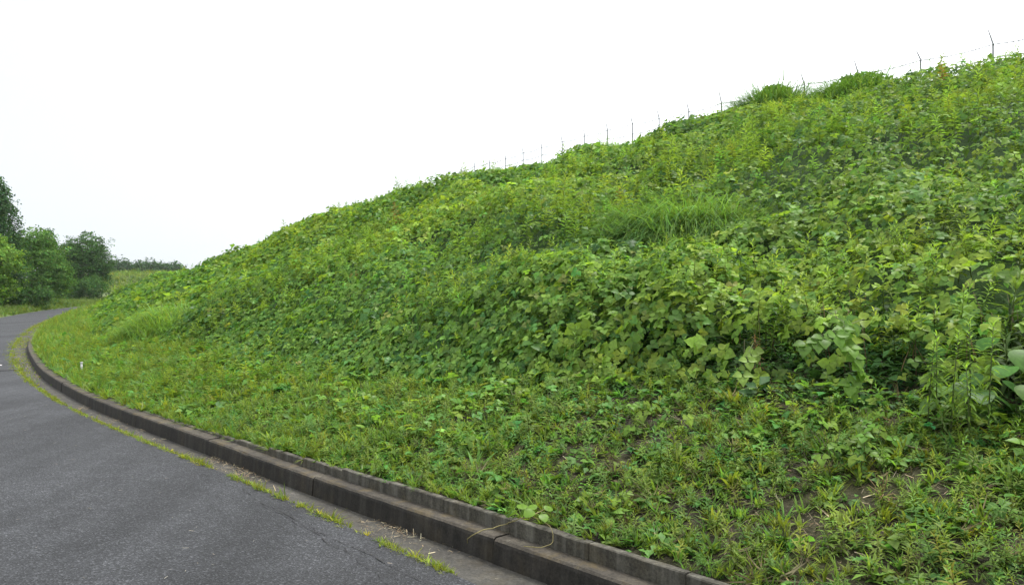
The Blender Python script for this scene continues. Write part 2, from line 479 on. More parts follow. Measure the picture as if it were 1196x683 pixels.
# kerb: sloping dark face, rounded arris, weathered top; slot 0 = face, 1 = top
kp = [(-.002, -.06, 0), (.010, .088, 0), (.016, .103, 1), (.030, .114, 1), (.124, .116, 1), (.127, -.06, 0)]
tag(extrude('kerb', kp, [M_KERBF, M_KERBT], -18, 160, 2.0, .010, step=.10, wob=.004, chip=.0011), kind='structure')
ep = [(.131, .04, 0), (.132, .192, 0), (.137, .198, 0), (.174, .198, 0), (.177, .04, 0)]
tag(extrude('concrete_edging', ep, [M_EDGE], -18, 160, .6, .004, step=.1, wob=.003, chip=.0011), kind='structure')

# painted stub and tar joint across the road, cracks beside the gutter
def strip_mesh(pts, w, z):
    m = MB(); pts = np.asarray(pts, float); t = np.gradient(pts, axis=0); t /= np.linalg.norm(t, axis=1)[:, None]
    nrm = np.stack([-t[:, 1], t[:, 0]], 1); w = np.broadcast_to(w, (len(pts),))[:, None]
    L = pts + nrm * w; R_ = pts - nrm * w; k_ = len(pts)
    V = np.concatenate([np.c_[L, np.full(k_, z)], np.c_[R_, np.full(k_, z)]])
    i = np.arange(k_ - 1)
    m.add(V, np.concatenate([np.stack([i, i + k_, i + k_ + 1], 1), np.stack([i, i + k_ + 1, i + 1], 1)])); return m
def roadpt(s, n): x, y = at(s, n); return np.stack([x, y], -1)
ss = np.linspace(15.0, 15.0, 12); nn_ = np.linspace(-.52, -1.5, 12)
tag(strip_mesh(roadpt(ss, nn_), .075, .018).build('road_marking', M_PAINT), kind='structure')
nn_ = np.linspace(-.28, -GUT - ROAD_W + .05, 30); ss = 13.9 + .05 * np.cumsum(rng.normal(0, .3, 30))
tag(strip_mesh(roadpt(ss, nn_), .05 + .03 * rng.random(30), .0165).build('road_joint', M_PATCH), kind='structure')
ck = MB(); CW = .38
def crack(s0, n0, s1, n1, w):
    k_ = int(abs(s1 - s0) / .05) + 3; t = np.linspace(0, 1, k_)
    n_ = n0 + (n1 - n0) * t + .035 * (vn(t * 40, t * 3, 3, int(s0 * 10) % 50) - .5) + .05 * (vn(t * 40, t * 3, 9, 3) - .5) + np.cumsum(rng.normal(0, .006, k_)) * .6
    n_ = n_ + .47 - Gf(s0 + (s1 - s0) * t)
    m = strip_mesh(roadpt(s0 + (s1 - s0) * t, n_), CW * w * (.2 + rng.random(k_) + 1.2 * (rng.random(k_) > .8)) * np.sin(np.pi * np.clip(t, .03, .97)) ** .4, 0)
    v = m.v[0]
    for q in v:
        _, nq = to_sn(q[0], q[1]); q[2] = .0055 + .012 * math.sin((nq + GUT) / ROAD_W * -math.pi)
    ck.add(v, m.f[0])
crack(-1.2, -.66, 2.2, -.62, .006); crack(.3, -.74, 2.6, -.60, .005); crack(1.0, -.72, 1.35, -.60, .004); crack(2.2, -.62, 4.6, -.68, .004)
crack(-.4, -.9, .9, -.72, .004); crack(3.0, -.66, 3.2, -.56, .004); crack(4.6, -.68, 7.5, -.62, .003); crack(1.7, -.9, 2.1, -.64, .003)
tag(ck.build('road_crack', M_CRACK), kind='structure')

# far grassy rise beyond the bend
fm = MB(); fu = np.linspace(-1, 1, 40); FX, FY = np.meshgrid(fu, fu, indexing='ij')
FZ = 4.6 * np.clip(np.cos(FX * 1.57), 0, 1) ** .6 * np.clip(np.cos(FY * 1.57), 0, 1) ** .8 - .2
FV = np.stack([-66 + 34 * FX, 150 + 26 * FY, FZ], -1).reshape(-1, 3)
ii = (np.arange(39)[:, None] * 40 + np.arange(39)[None]).ravel()
fm.add(FV, np.concatenate([np.stack([ii, ii + 40, ii + 41], 1), np.stack([ii, ii + 41, ii + 1], 1)]))
tag(fm.build('far_hill', M_TURF), kind='structure')

# ================================================================== GROUND COVER
KUDZU = np.array([.102, .190, .036]); KUDZU_Y = np.array([.172, .264, .038]); GOLD = np.array([.136, .238, .044])
def canopy_normal(s, n, e=.12):
    x0, y0 = at(s - e, n); x1, y1 = at(s + e, n); x2, y2 = at(s, n - e); x3, y3 = at(s, n + e)
    f = lambda a, b: ground_z(a, b) + canopy_h(a, b)
    a = np.stack([x1 - x0, y1 - y0, f(s + e, n) - f(s - e, n)], 1); b = np.stack([x3 - x2, y3 - y2, f(s, n + e) - f(s, n - e)], 1)
    N = np.cross(b, a); N /= np.linalg.norm(N, axis=1)[:, None]
    N[N[:, 2] < 0] *= -1
    return N
# hollows where the cover is open: (s, n, radius s, radius n)
HOLLOW = []
for u_, v_, a_, b_ in ((785, 270, .6, .4), (1192, 372, .24, .26)):
    q_ = on_slope(u_, v_, .35); HOLLOW.append((q_[3], q_[4], a_, b_))
def kudzu_zone(mb, s0, s1, n0, n1, dens, size, tmpl, dmin=0, dmax=1e9, wall=False, shoots=None, sh_dens=0, sh_mb=None, sh_size=.3):
    s, n = sample(dens, s0, s1, n0, n1)
    x, y = at(s, n); d = np.hypot(x, y)
    hc = canopy_h(s, n); gz = ground_z(s, n)
    # patchy cover: shoots take over in some places
    pat = fbm(x, y, 2.6, 31); gold = sstep(.54, .70, pat + .10 * sstep(6, -3, s) + .06 * sstep(4, 12, n))
    keep = (d >= dmin) & (d < dmax) & (hc > .06) & (rng.random(len(s)) > .55 * gold)
    for hs_, hn_, rs, rn in HOLLOW:
        keep &= ((s - hs_) / rs) ** 2 + ((n - hn_) / rn) ** 2 > 1
    if wall: fr = rng.uniform(.12, 1.0, len(s))
    else: fr = 1 - np.abs(rng.normal(0, .22, len(s)))
    gap = sstep(2.2, -.6, s + 1.6 * (vn(x, y, .9, 44) - .5)) * sstep(2.4, 1.7, n - foot(s))
    keep &= fr > .80 * gap
    z = gz + hc * np.clip(fr, .05, 1.05)
    keep &= in_view(x, y, z)
    s, n, x, y, z, pat, fr = [q[keep] for q in (s, n, x, y, z, pat, fr)]
    m = len(s); N = canopy_normal(s, n)
    th = np.interp(s, cs, cth)
    N = N * .8 + np.array([0, 0, .25]) + rng.normal(0, .40, (m, 3)) - .22 * np.stack([np.cos(th), np.sin(th), 0 * th], 1)
    N[:, 2] = np.maximum(N[:, 2], .12)
    az = np.where(rng.random(m) < .55, th + math.pi + rng.normal(0, .9, m), rng.uniform(0, 6.28, m))
    R_ = frames(N, az)
    mixy = sstep(.35, .7, fbm(x, y, 4.5, 51) + .22 * sstep(5, -3, s) + .05 * sstep(3, 14, n) - .10 * sstep(10, 40, s))[:, None]
    tn = tints((.3, .3, .3), m, .20, .06) / .3 * (KUDZU * (1 - mixy) + KUDZU_Y * mixy)
    tn *= (.74 + .55 * fbm(x, y, 2.8, 66))[:, None]
    dk = rng.random(m) < .26; tn[dk] *= np.array([.55, .68, .9])
    yl = rng.random(m) < .013; tn[yl] = tints((.19, .235, .06), int(yl.sum()), .2, .05)
    sc = size * np.exp(rng.normal(0, .25, m))
    P = np.stack([x, y, z], 1); pick = rng.integers(0, len(tmpl), m)
    for i, t in enumerate(tmpl):
        q = pick == i; mb.scatter(t, P[q], R_[q], sc[q], tn[q])
    return m
def shoot_zone(mb, s0, s1, n0, n1, dens, size, tmpl, dmin=0, dmax=1e9, thr=.46):
    s, n = sample(dens, s0, s1, n0, n1); x, y = at(s, n); d = np.hypot(x, y)
    hc = canopy_h(s, n); z = ground_z(s, n) + hc - size * rng.uniform(.5, .95, len(s))
    pat = fbm(x, y, 2.6, 31) + .10 * sstep(6, -3, s) + .06 * sstep(4, 12, n)
    keep = (d >= dmin) & (d < dmax) & (hc > .2) & (n < CREST - 1.0 - 1.6 * rng.random(len(s))) & (rng.random(len(s)) < sstep(thr, thr + .16, pat) + .06) & in_view(x, y, z)
    for hs_, hn_, rs, rn in HOLLOW:
        keep &= ((s - hs_) / rs) ** 2 + ((n - hn_) / rn) ** 2 > 1
    s, n, x, y, z = [q[keep] for q in (s, n, x, y, z)]; m = len(s)
    N = np.array([0, 0, 1.]) + rng.normal(0, .16, (m, 3)); R_ = frames(N, rng.uniform(0, 6.28, m))
    tn = tints(GOLD, m, .2, .08); sc = size * np.exp(rng.normal(0, .22, m))
    yl = rng.random(m) < .006; tn[yl] = tints((.16, .11, .05), int(yl.sum()), .2, .05)
    P = np.stack([x, y, z], 1); pick = rng.integers(0, len(tmpl), m)
    for i, t in enumerate(tmpl):
        q = pick == i; mb.scatter(t, P[q], R_[q], sc[q], tn[q])

kz = MB(); c = 0
c += kudzu_zone(kz, -8, 9, 1.5, 14, 400, .060, TRI_HI, 0, 9)
c += kudzu_zone(kz, -6, 9, 1.5, 3.4, 420, .060, TRI_HI, 0, 9.5, True)
c += kudzu_zone(kz, -8, 26, .8, 19, 270, .066, TRI_MID, 9, 17)
c += kudzu_zone(kz, 3, 26, .8, 3.0, 170, .066, TRI_MID, 9, 20, True)
c += kudzu_zone(kz, -4, 60, .8, 19, 330, .112, ONE_LO, 17, 34)
c += kudzu_zone(kz, 18, 60, .8, 2.8, 170, .112, ONE_LO, 17, 40, True)
c += kudzu_zone(kz, 10, 140, .8, 19.5, 150, .17, ONE_LO, 34, 130)
tag(kz.build('kudzu_leaves', M_LEAF), 'blanket of broad green kudzu leaves covering the long roadside slope', 'kudzu', kind='stuff')
print('kudzu units', c, 'verts', kz.k)
sh = MB()
shoot_zone(sh, -8, 10, 1.8, 14, 26, .26, SHOOT_HI, 0, 10, .50)
shoot_zone(sh, -6, 26, 1.8, 19, 15, .28, SHOOT_LO, 10, 20, .5)
shoot_zone(sh, -2, 70, 1.8, 19, 6, .34, SHOOT_LO, 20, 45, .5)
tag(sh.build('weed_shoots', M_WEED), 'light green narrow leaved weed shoots poking up through the kudzu on the slope', 'weeds', kind='stuff')
print('shoot verts', sh.k)

# ---- low strip between edging and kudzu
def strip_zone(mb, s0, s1, n0, n1, dens, size, tmpl, base, cover, dmin=0, dmax=1e9, tilt=.2, var=.2, hue=.12, sink=0.):
    s, n = sample(dens, s0, s1, n0, n1); x, y = at(s, n); d = np.hypot(x, y); z = ground_z(s, n) - sink
    keep = (d >= dmin) & (d < dmax) & (n < foot(s) + np.interp(s, [-.5, 1.5], [.02, .5])) & (rng.random(len(s)) < cover(s, n, x, y)) & in_view(x, y, z, 150, 100)
    s, n, x, y, z = [q[keep] for q in (s, n, x, y, z)]; m = len(s)
    N = np.array([0, 0, 1.]) + rng.normal(0, tilt, (m, 3)); R_ = frames(N, rng.uniform(0, 6.28, m))
    tn = tints(base, m, var, hue); sc = size * np.exp(rng.normal(0, .28, m))
    P = np.stack([x, y, z], 1); pick = rng.integers(0, len(tmpl), m)
    for i, t in enumerate(tmpl):
        q = pick == i; mb.scatter(t, P[q], R_[q], sc[q], tn[q])
bare = lambda s, x, y: sstep(2.6, -1.2, s) * sstep(.36, .60, fbm(x, y, .75, 71) + .0)
lawn = lambda s: sstep(1.5, 5.5, s)
patchy = lambda s, n, x, y: (1 - .75 * bare(s, x, y)) * (1 - .5 * lawn(s))
def c_grass(s, n, x, y):
    edge = np.exp(-((n - .30) / .16) ** 2)
    return np.clip((.22 + .75 * lawn(s) * (.35 + fbm(x, y, .8, 75)) + .6 * edge) * (1 - .75 * bare(s, x, y) * (1 - edge)), 0, 1)
def c_lt(s, n, x, y): return np.clip(sstep(.34, .6, fbm(x, y, .45, 79)) * (1 - .5 * bare(s, x, y)) * (1 - .6 * lawn(s)), 0, 1)
def c_ros(s, n, x, y): return np.clip(sstep(.22, .5, fbm(x, y, .6, 77)) * (1 - .75 * bare(s, x, y)), 0, 1)
vg = MB()
GR = np.array([.118, .192, .036])
strip_zone(vg, -6, 12, EDGE_N + .03, 3, 420, .085, TUFT_HI, GR, c_grass, 0, 9)
strip_zone(vg, 2, 30, EDGE_N + .03, 2.2, 300, .10, TUFT_LO, GR, c_grass, 9, 19)
strip_zone(vg, 14, 90, EDGE_N + .03, 2.2, 130, .13, TUFT_LO, GR, c_grass, 19, 70)
c_over = lambda s, n, x, y: sstep(1.2, 5, s + 2.5 * (fbm(x, y, .7, 88) - .5)) * .9 + .12
strip_zone(vg, -4, 12, .14, .24, 520, .085, TUFT_HI, GR, c_over, 0, 10, .45, sink=-.02)
strip_zone(vg, 4, 45, .13, .25, 380, .11, TUFT_LO, GR, c_over, 10, 50, .45, sink=-.02)
tag(vg.build('verge_grass', M_GRASS), 'short bright grass growing along the strip behind the concrete edging', 'grass', kind='stuff')
vw = MB()
s, n = sample(420, -6, 5, 1.6, 4.2); x, y = at(s, n); q_ = n - foot(s)
k_ = (q_ > -.15) & (q_ < 1.5) & (rng.random(len(s)) < sstep(3.5, -.5, s)) & in_view(x, y, ground_z(s, n), 80, 80); s, n, x, y = s[k_], n[k_], x[k_], y[k_]; m = len(s)
vw.scatter(ROS[0], np.stack([x, y, ground_z(s, n) + .01], 1), frames(np.array([0, 0, 1.]) + rng.normal(0, .4, (m, 3)), rng.uniform(0, 6.28, m)), .05 * np.exp(rng.normal(0, .3, m)), tints((.05, .115, .03), m, .3, .08))
WD = np.array([.112, .192, .036])
strip_zone(vw, -6, 10, EDGE_N + .03, 3.0, 170, .125, SHOOT_HI, WD, patchy, 0, 9, .25, sink=.015)
strip_zone(vw, -6, 10, EDGE_N + .02, 3.0, 380, .046, ROS, np.array([.088, .180, .034]), c_ros, 0, 9, .3)
strip_zone(vw, -6, 7, EDGE_N + .05, 3.0, 230, .070, LTUFT, WD * np.array([1.08, 1, 1]), c_lt, 0, 9, .15)
strip_zone(vw, 2, 30, EDGE_N + .03, 2.4, 90, .15, SHOOT_LO, WD, patchy, 9, 22, .25)
strip_zone(vw, 2, 36, EDGE_N + .03, 2.4, 150, .065, ROS, np.array([.088, .180, .034]), c_ros, 9, 24, .3)
strip_zone(vw, 16, 80, EDGE_N + .03, 2.4, 30, .2, SHOOT_LO, WD, patchy, 22, 60, .25)
for hs_, hn_, rs, rn in HOLLOW[1:]:
    m = 160; s = hs_ + rng.normal(0, rs * .6, m); n = hn_ + rng.normal(0, rn * .6, m); x, y = at(s, n)
    vw.scatter(SHOOT_HI[0], np.stack([x, y, ground_z(s, n)], 1), frames(np.array([0, 0, 1.]) + rng.normal(0, .25, (m, 3)), rng.uniform(0, 6.28, m)), .2 * np.exp(rng.normal(0, .4, m)), tints((.06, .12, .03), m, .3, .08))
tag(vw.build('verge_weeds', M_WEED), 'low leafy weed seedlings on the soil strip between the edging and the kudzu', 'weeds', kind='stuff')
lk = MB()
c_low = lambda s, n, x, y: sstep(.52, .66, fbm(x, y, .85, 83)) * sstep(.5, 1., n)
strip_zone(lk, -6, 9, .4, 3, 110, .050, TRI_HI, KUDZU * 1.1, c_low, 0, 9, .3, sink=-.09)
strip_zone(lk, 3, 26, .4, 2.4, 70, .07, TRI_MID, KUDZU * 1.15, c_low, 9, 20, .3, sink=-.08)
tag(lk.build('creeping_kudzu', M_LEAF), 'scattered low kudzu leaves creeping out over the weedy strip', 'kudzu', kind='stuff')
print('strip verts', vg.k, vw.k)

# dry litter on soil and in the gutter
def chip(): 
    V = np.array([(-.5, -.04, 0), (.5, -.03, .03), (.48, .04, .02), (-.5, .035, .01)], float)
    return V.astype(np.float32), np.array([(0, 1, 2), (0, 2, 3)], np.int32), np.ones((4, 3), np.float32)
CH = [chip()]
li = MB()
s, n = sample(2600, -5, 6, .3, 3.0); x, y = at(s, n)
k_ = (rng.random(len(s)) < bare(s, x, y) * .8 + .08) & in_view(x, y, ground_z(s, n), 100, 100); s, n, x, y = s[k_], n[k_], x[k_], y[k_]
N = np.array([0, 0, 1.]) + rng.normal(0, .35, (len(s), 3))
li.scatter(CH[0], np.stack([x, y, ground_z(s, n) + .006], 1), frames(N, rng.uniform(0, 6.28, len(s))), .019 * np.exp(rng.normal(0, .55, len(s))), tints((.17, .14, .095), len(s), .45, .06))
s = rng.uniform(-4, 30, 52000); n = -np.abs(rng.normal(0, .10, len(s))) - .012; x, y = at(s, n)
dd = .55 * sstep(.46, .70, fbm(s * 1.0, s * .1, .9, 91)) * np.exp(-np.clip(s, 0, 99) / 9)
k_ = (rng.random(len(s)) < dd) & (n > -Gf(s)) & in_view(x, y, 0 * x, 100, 100); s, n, x, y = s[k_], n[k_], x[k_], y[k_]
N = np.array([0, 0, 1.]) + rng.normal(0, .3, (len(s), 3))
li.scatter(CH[0], np.stack([x, y, -.015 + .012 * rng.random(len(s))], 1), frames(N, rng.uniform(0, 6.28, len(s))), .019 * np.exp(rng.normal(0, .5, len(s))), tints((.22, .175, .11), len(s), .5, .06))
s = rng.uniform(-3, 14, 260); n = rng.uniform(-2.2, .12, 260); z = np.where(n < -Gf(s), .018, np.where(n < 0, -.018, .120)); x, y = at(s, n)
N = np.array([0, 0, 1.]) + rng.normal(0, .1, (260, 3))
li.scatter(CH[0], np.stack([x, y, z], 1), frames(N, rng.uniform(0, 6.28, 260)), .018 * np.exp(rng.normal(0, .3, 260)), tints((.33, .30, .24), 260, .3, .04))
s, n = sample(75, -5, 8, EDGE_N + .05, 3.0); x, y = at(s, n)
k_ = (n < foot(s) + .2) & (rng.random(len(s)) < sstep(3, -1, s) * (.2 + .8 * sstep(.4, .65, fbm(x, y, .5, 99)))) & in_view(x, y, ground_z(s, n), 80, 80); s, n, x, y = s[k_], n[k_], x[k_], y[k_]; m = len(s)
li.scatter(TUFT_HI[1], np.stack([x, y, ground_z(s, n) + .01], 1), frames(np.array([0, 0, .1]) + rng.normal(0, 1, (m, 3)) * np.array([.8, .8, .12]), rng.uniform(0, 6.28, m)), .10 * np.exp(rng.normal(0, .3, m)), tints((.14, .12, .075), m, .4, .06))
tag(li.build('dry_litter', M_DRY), 'pale dry straw and leaf litter on the soil and along the kerb foot', 'litter', kind='stuff')

# moss and tiny grass in the joint between asphalt and gutter
ms = MB()
s = rng.uniform(-3, 50, 16000); wob = .03 + .07 * sstep(9, 17, s)
n = -Gf(s) + rng.normal(.015, 1, len(s)) * wob * .6; x, y = at(s, n)
pp = sstep(.28, .45, fbm(s, s * .07, .55, 95)) * np.clip(.55 + s / 14, .3, 1)
wide = rng.random(len(s)) < sstep(10, 17, s) * .35
n = np.where(wide, -Gf(s) * rng.uniform(.05, 1, len(s)), n); x, y = at(s, n)
k_ = (rng.random(len(s)) < pp * np.where(s < 12, 1, .8)) & in_view(x, y, 0 * x, 60, 60); s, n, x, y = s[k_], n[k_], x[k_], y[k_]; m = len(s)
N = np.array([0, 0, 1.]) + rng.normal(0, .25, (m, 3))
pick = rng.integers(0, len(TUFT_LO), m); R_ = frames(N, rng.uniform(0, 6.28, m)); tn = tints((.15, .19, .03), m, .25, .1); sc = .030 * np.exp(rng.normal(0, .35, m)) * np.where(s < 4, 1.35, 1)
P = np.stack([x, y, np.full(m, -.012)], 1)
for i, t in enumerate(TUFT_LO):
    q = pick == i; ms.scatter(t, P[q], R_[q], sc[q], tn[q])
tag(ms.build('joint_moss', M_GRASS), 'yellow green moss and tiny grass tufts in the joint between asphalt and gutter', 'moss', kind='stuff')

# bare brown stems standing under the edge of the kudzu
st = MB()
for i in range(120):
    s_ = rng.uniform(-5, .6); n_ = float(foot(s_)) + rng.uniform(.2, 1.1); x_, y_ = at(s_, n_); z_ = float(ground_z(s_, n_))
    h_ = rng.uniform(.2, .5); lx, ly = rng.normal(0, .07, 2)
    st.tube([(x_, y_, z_ - .03), (x_ + lx * .5, y_ + ly * .5, z_ + h_ * .5), (x_ + lx, y_ + ly, z_ + h_)], [.004, .0035, .002], 4, tints((.11, .085, .045), 1, .35, .1)[0])
tag(st.build('dry_stems', M_DRY), 'thin brown stems standing in the shade under the kudzu edge', 'stems', kind='stuff')

# verge on the far side of the road and the rise beyond the bend
lv = MB()
s, n = sample(20, 18, 110, -GUT - ROAD_W - 10, -GUT - ROAD_W - .05); x, y = at(s, n); z = verge_z(s, n)
k_ = in_view(x, y, z, 120, 60); x, y, z = x[k_], y[k_], z[k_]; m = len(x)
pick = rng.integers(0, len(TUFT_LO), m); R_ = frames(np.array([0, 0, 1.]) + rng.normal(0, .2, (m, 3)), rng.uniform(0, 6.28, m)); tn = tints((.075, .12, .025), m, .22, .1); sc = .28 * np.exp(rng.normal(0, .3, m)); P = np.stack([x, y, z - .02], 1)
for i, t in enumerate(TUFT_LO):
    q = pick == i; lv.scatter(t, P[q], R_[q], sc[q], tn[q])
tag(lv.build('far_verge_grass', M_GRASS), 'rough grass on the far side of the road under the trees', 'grass', kind='stuff')
fg = MB(); m = 9000
a = rng.uniform(-1, 1, m); b = rng.uniform(-1, .3, m)
z = 4.6 * np.clip(np.cos(a * 1.57), 0, 1) ** .6 * np.clip(np.cos(b * 1.57), 0, 1) ** .8 - .2
P = np.stack([-66 + 34 * a, 150 + 26 * b, z - .05], 1)
fg.scatter(TUFT_LO[0], P, frames(np.array([0, 0, 1.]) + rng.normal(0, .25, (m, 3)), rng.uniform(0, 6.28, m)), .8 * np.exp(rng.normal(0, .3, m)), tints((.10, .155, .035), m, .2, .1))
tag(fg.build('far_meadow_grass', M_GRASS), 'pale green grass on the distant rise beyond the road bend', 'grass', kind='stuff')

# ================================================================== THINGS
# ---- fence along the crest
FN = CREST + .15
fence_s = []
PX = [1160, 1085, 1018, 962, 911, 862, 820, 780, 744, 710, 678, 651]
def col_at(sv):
    x_, y_ = at(sv, FN); return 598 + F * x_ / y_
sv_grid = np.arange(-2, 120, .02); u_grid = np.array(col_at(sv_grid))
first = sv_grid[np.argmin(abs(u_grid[:3000] - 1160))]; last = sv_grid[np.argmin(abs(u_grid[:3000] - 710))]
pitch = (last - first) / 9
print('fence pitch', pitch, first)
fr = empty('barbed_wire_fence', (*[float(q) for q in at(first, FN)], float(ground_z(first, FN))))
tag(fr, 'thin steel post and barbed wire fence running along the top of the slope', 'fence')
fo = np.array(fr.location)
wire_pts = [[], []]
for i in range(-4, 34):
    s_ = first + i * pitch; x_, y_ = [float(q) for q in at(s_, FN)]; z_ = float(ground_z(s_, FN))
    th = float(np.interp(s_, cs, cth)); dx, dy = -math.sin(th), math.cos(th)
    top = 1.42 + rng.normal(0, .03); lean = rng.normal(0, .012); b = 1.12 + rng.normal(0, .03)
    m = MB()
    bend = .10
    m.tube([(x_, y_, z_ - .2), (x_ + lean, y_, z_ + b), (x_ + lean + dx * bend * .5, y_ + dy * bend * .5, z_ + b + (top - b) * .5), (x_ + lean + dx * bend, y_ + dy * bend, z_ + top)], [.021, .021, .017, .015], 6)
    m.build('post', M_STEEL, fr, True, fo)
    wire_pts[0].append((x_ + lean, y_ - .03, z_ + b - .02)); wire_pts[1].append((x_, y_ - .03, z_ + .80))
for w in wire_pts:
    pts = []
    w = np.array(w)
    for a, b in zip(w[:-1], w[1:]):
        for t in np.linspace(0, 1, 8, endpoint=False):
            p = a * (1 - t) + b * t; p[2] -= .05 * math.sin(math.pi * t); pts.append(p)
    m = MB(); m.tube(pts, .012, 4)
    pts = np.array(pts)
    for p, q in zip(pts[:-1], pts[1:]):       # barbs
        for t in (0., .5):
            c_ = p * (1 - t) + q * t; v_ = rng.normal(0, 1, 3); v_ *= .035 / np.linalg.norm(v_)
            m.tube([c_ - v_, c_ + v_], .007, 3)
    m.build('wire', M_STEEL, fr, True, fo)

# ---- trees
def tree(name, label, cat, base, lobes, leaf, count, tint, trunk_r, group=None, spiky=False, k=1.):
    """lobes: (dx, dy, z, rx, ry, rz) ellipsoids of foliage around the base point"""
    lobes = [tuple(q * k for q in l) for l in lobes]; trunk_r *= k
    root = empty(name, base); tag(root, label, cat, group); b = np.array(base)
    tk = MB(); top = max(l[2] for l in lobes)
    tk.tube([b + (0, 0, -.3), b + (.05, 0, top * .3), b + (-.05, .1, top * .65), b + (0, 0, top)], [trunk_r * 1.3, trunk_r, trunk_r * .7, trunk_r * .25], 8)
    for l in lobes:
        e = b + np.array(l[:3]); s_ = b + (0, 0, max(.2, l[2] - .8 * np.hypot(l[0], l[1]) - .4))
        tk.tube([s_, (s_ + e) / 2 + (0, 0, .15), e], [trunk_r * .45, trunk_r * .3, trunk_r * .1], 5)
    tk.build('trunk', M_BARK, root, True, b)
    cr = MB(); vol = np.array([l[3] * l[4] * l[5] for l in lobes]) ** .67; vol /= vol.sum()
    for l, w in zip(lobes, vol):
        m = int(count * w)
        # leaf sprays: small groups around twig ends
        k_ = max(8, m // 14)
        d = rng.normal(0, 1, (k_, 3)); d /= np.linalg.norm(d, axis=1)[:, None]
        r = rng.uniform(.25, 1, k_) ** .38
        bump = .55 + .85 * vn(d[:, 0] * 3 + d[:, 2] * 2, d[:, 1] * 3 + l[0], .9, 60)
        tip = d * (r * bump)[:, None] * np.array(l[3:6]) + np.array(l[:3]) + b
        sh_ = np.exp(rng.normal(0, .22, k_))
        idx = rng.integers(0, k_, m)
        off = rng.normal(0, leaf * 1.25, (m, 3)); off[:, 2] *= .55
        if spiky: off[:, 2] -= .9 * np.hypot(off[:, 0], off[:, 1])
        P = tip[idx] + off
        N = d[idx] * .6 + np.array([0, 0, .6]) + rng.normal(0, .5, (m, 3))
        az = np.arctan2(d[idx, 1], d[idx, 0]) + rng.normal(0, .8, m)
        cr.scatter(ONE_LO[0], P, frames(N, az), leaf * np.exp(rng.normal(0, .25, m)), tints(tint, m, .18, .08) * sh_[idx][:, None])
    cr.build('crown', M_TREE, root, True, b)
    return root
def tbase(u, Y): X = (u - 598) / F * Y; s_, n_ = to_sn(X, Y); return (X, Y, float(verge_z(s_, n_)) - .05)
G_T = 'trees along the far side of the road'
DK = (.042, .098, .024); MD = (.066, .142, .028); LT = (.104, .195, .032); BL = (.038, .088, .030)
tree('conifer_tree', 'tall dark feathery conifer rising above the other trees at the left edge', 'tree', tbase(-8, 57),
     [(0, 0, 2.6, 2.0, 2.0, 1.6), (0, 0, 4.3, 1.75, 1.75, 1.5), (.1, 0, 5.8, 1.4, 1.4, 1.3), (0, .1, 7.0, .95, .95, 1.1), (-.3, 0, 7.9, .5, .5, .9)], .125, 26000, BL, .2, G_T, True, 1.2)
tree('broadleaf_tree', 'bright yellow green broadleaf tree in front of the tall conifer', 'tree', tbase(-9, 52),
     [(0, 0, 1.3, 1.2, 1.2, 1.0), (.5, 0, 2.4, 1.1, 1.2, 1.0), (-.5, .3, 3.2, 1.2, 1.2, .9)], .12, 12000, LT, .1, G_T, False, 1.27)
tree('broadleaf_tree', 'mid green rounded tree beside the road, right of the conifer', 'tree', tbase(36, 68),
     [(0, 0, 1.6, 1.6, 1.6, 1.4), (1.0, 0, 2.5, 1.5, 1.5, 1.3), (-1.0, .4, 3.2, 1.5, 1.5, 1.3), (.1, .5, 3.9, 1.4, 1.3, 1.0), (1.6, 0, 1.6, 1.0, 1.2, 1.1)], .13, 24000, MD, .14, G_T, False, 1.36)
tree('slender_tree', 'slender dark tree top showing between the two rounded trees', 'tree', tbase(54, 80),
     [(0, 0, 3.6, 1.2, 1.2, 1.4), (.1, 0, 4.9, .45, .45, .6), (-1.1, 0, 3.6, 1.1, 1.1, 1.2)], .15, 9000, DK, .1, G_T, False, 1.30)
tree('broadleaf_tree', 'dark green dome shaped tree closing the view where the road bends away', 'tree', tbase(96, 95),
     [(0, 0, 2.4, 2.4, 2.2, 2.0), (-1.2, .2, 3.6, 1.6, 1.6, 1.5), (.5, 0, 4.4, 1.8, 1.7, 1.5), (1.5, 0, 3.0, 1.3, 1.4, 1.6), (-1.7, 0, 2.0, 1.3, 1.4, 1.4)], .16, 28000, DK, .18, G_T, False, 1.34)
tree('bush', 'low dark bush under the trees at the left edge of the road', 'bush', tbase(2, 58),
     [(0, 0, .7, 1.9, 1.3, 1.0), (1.6, .6, .6, 1.2, 1.0, .8), (-1.6, 0, .9, 1.4, 1.2, 1.2)], .13, 9000, DK, .06, None, False, 1.2)
tree('bush', 'small mid green bush at the foot of the dome shaped dark tree', 'bush', tbase(66, 86),
     [(0, 0, .7, 1.5, 1.2, 1.0), (1.5, 0, .9, 1.4, 1.2, 1.1), (3.1, 0, 1.0, 1.2, 1.2, 1.1)], .14, 8000, DK, .06, None, False, 1.25)
G_F = 'distant dark trees on the horizon'
for u, Y, r, h, lab in ((128, 228, 3.2, 8.0, 'distant dark tree just right of the dome shaped tree'),
                        (138, 222, 3.4, 8.8, 'distant dark tree with the tallest rounded top on the horizon'),
                        (150, 234, 3.6, 8.0, 'distant dark tree at the dip of the far tree line'),
                        (161, 226, 3.5, 8.5, 'distant dark tree in the middle of the far tree line'),
                        (173, 224, 3.7, 8.6, 'distant dark broad tree nearing the green slope'),
                        (186, 230, 3.8, 8.5, 'distant dark tree half hidden by the green slope'),
                        (199, 226, 3.6, 8.2, 'last distant dark tree peeping over the green slope')):
    X = (u - 598) / F * Y
    tree('distant_tree', lab, 'tree', (X, Y, 1.0), [(0, 0, h * .45, r, r, h * .36), (r * .4, 0, h * .76, r * .7, r * .7, h * .26), (-r * .5, .3, h * .66, r * .7, r * .7, h * .24)], .42, 5200, (.034, .078, .026), .25, G_F)

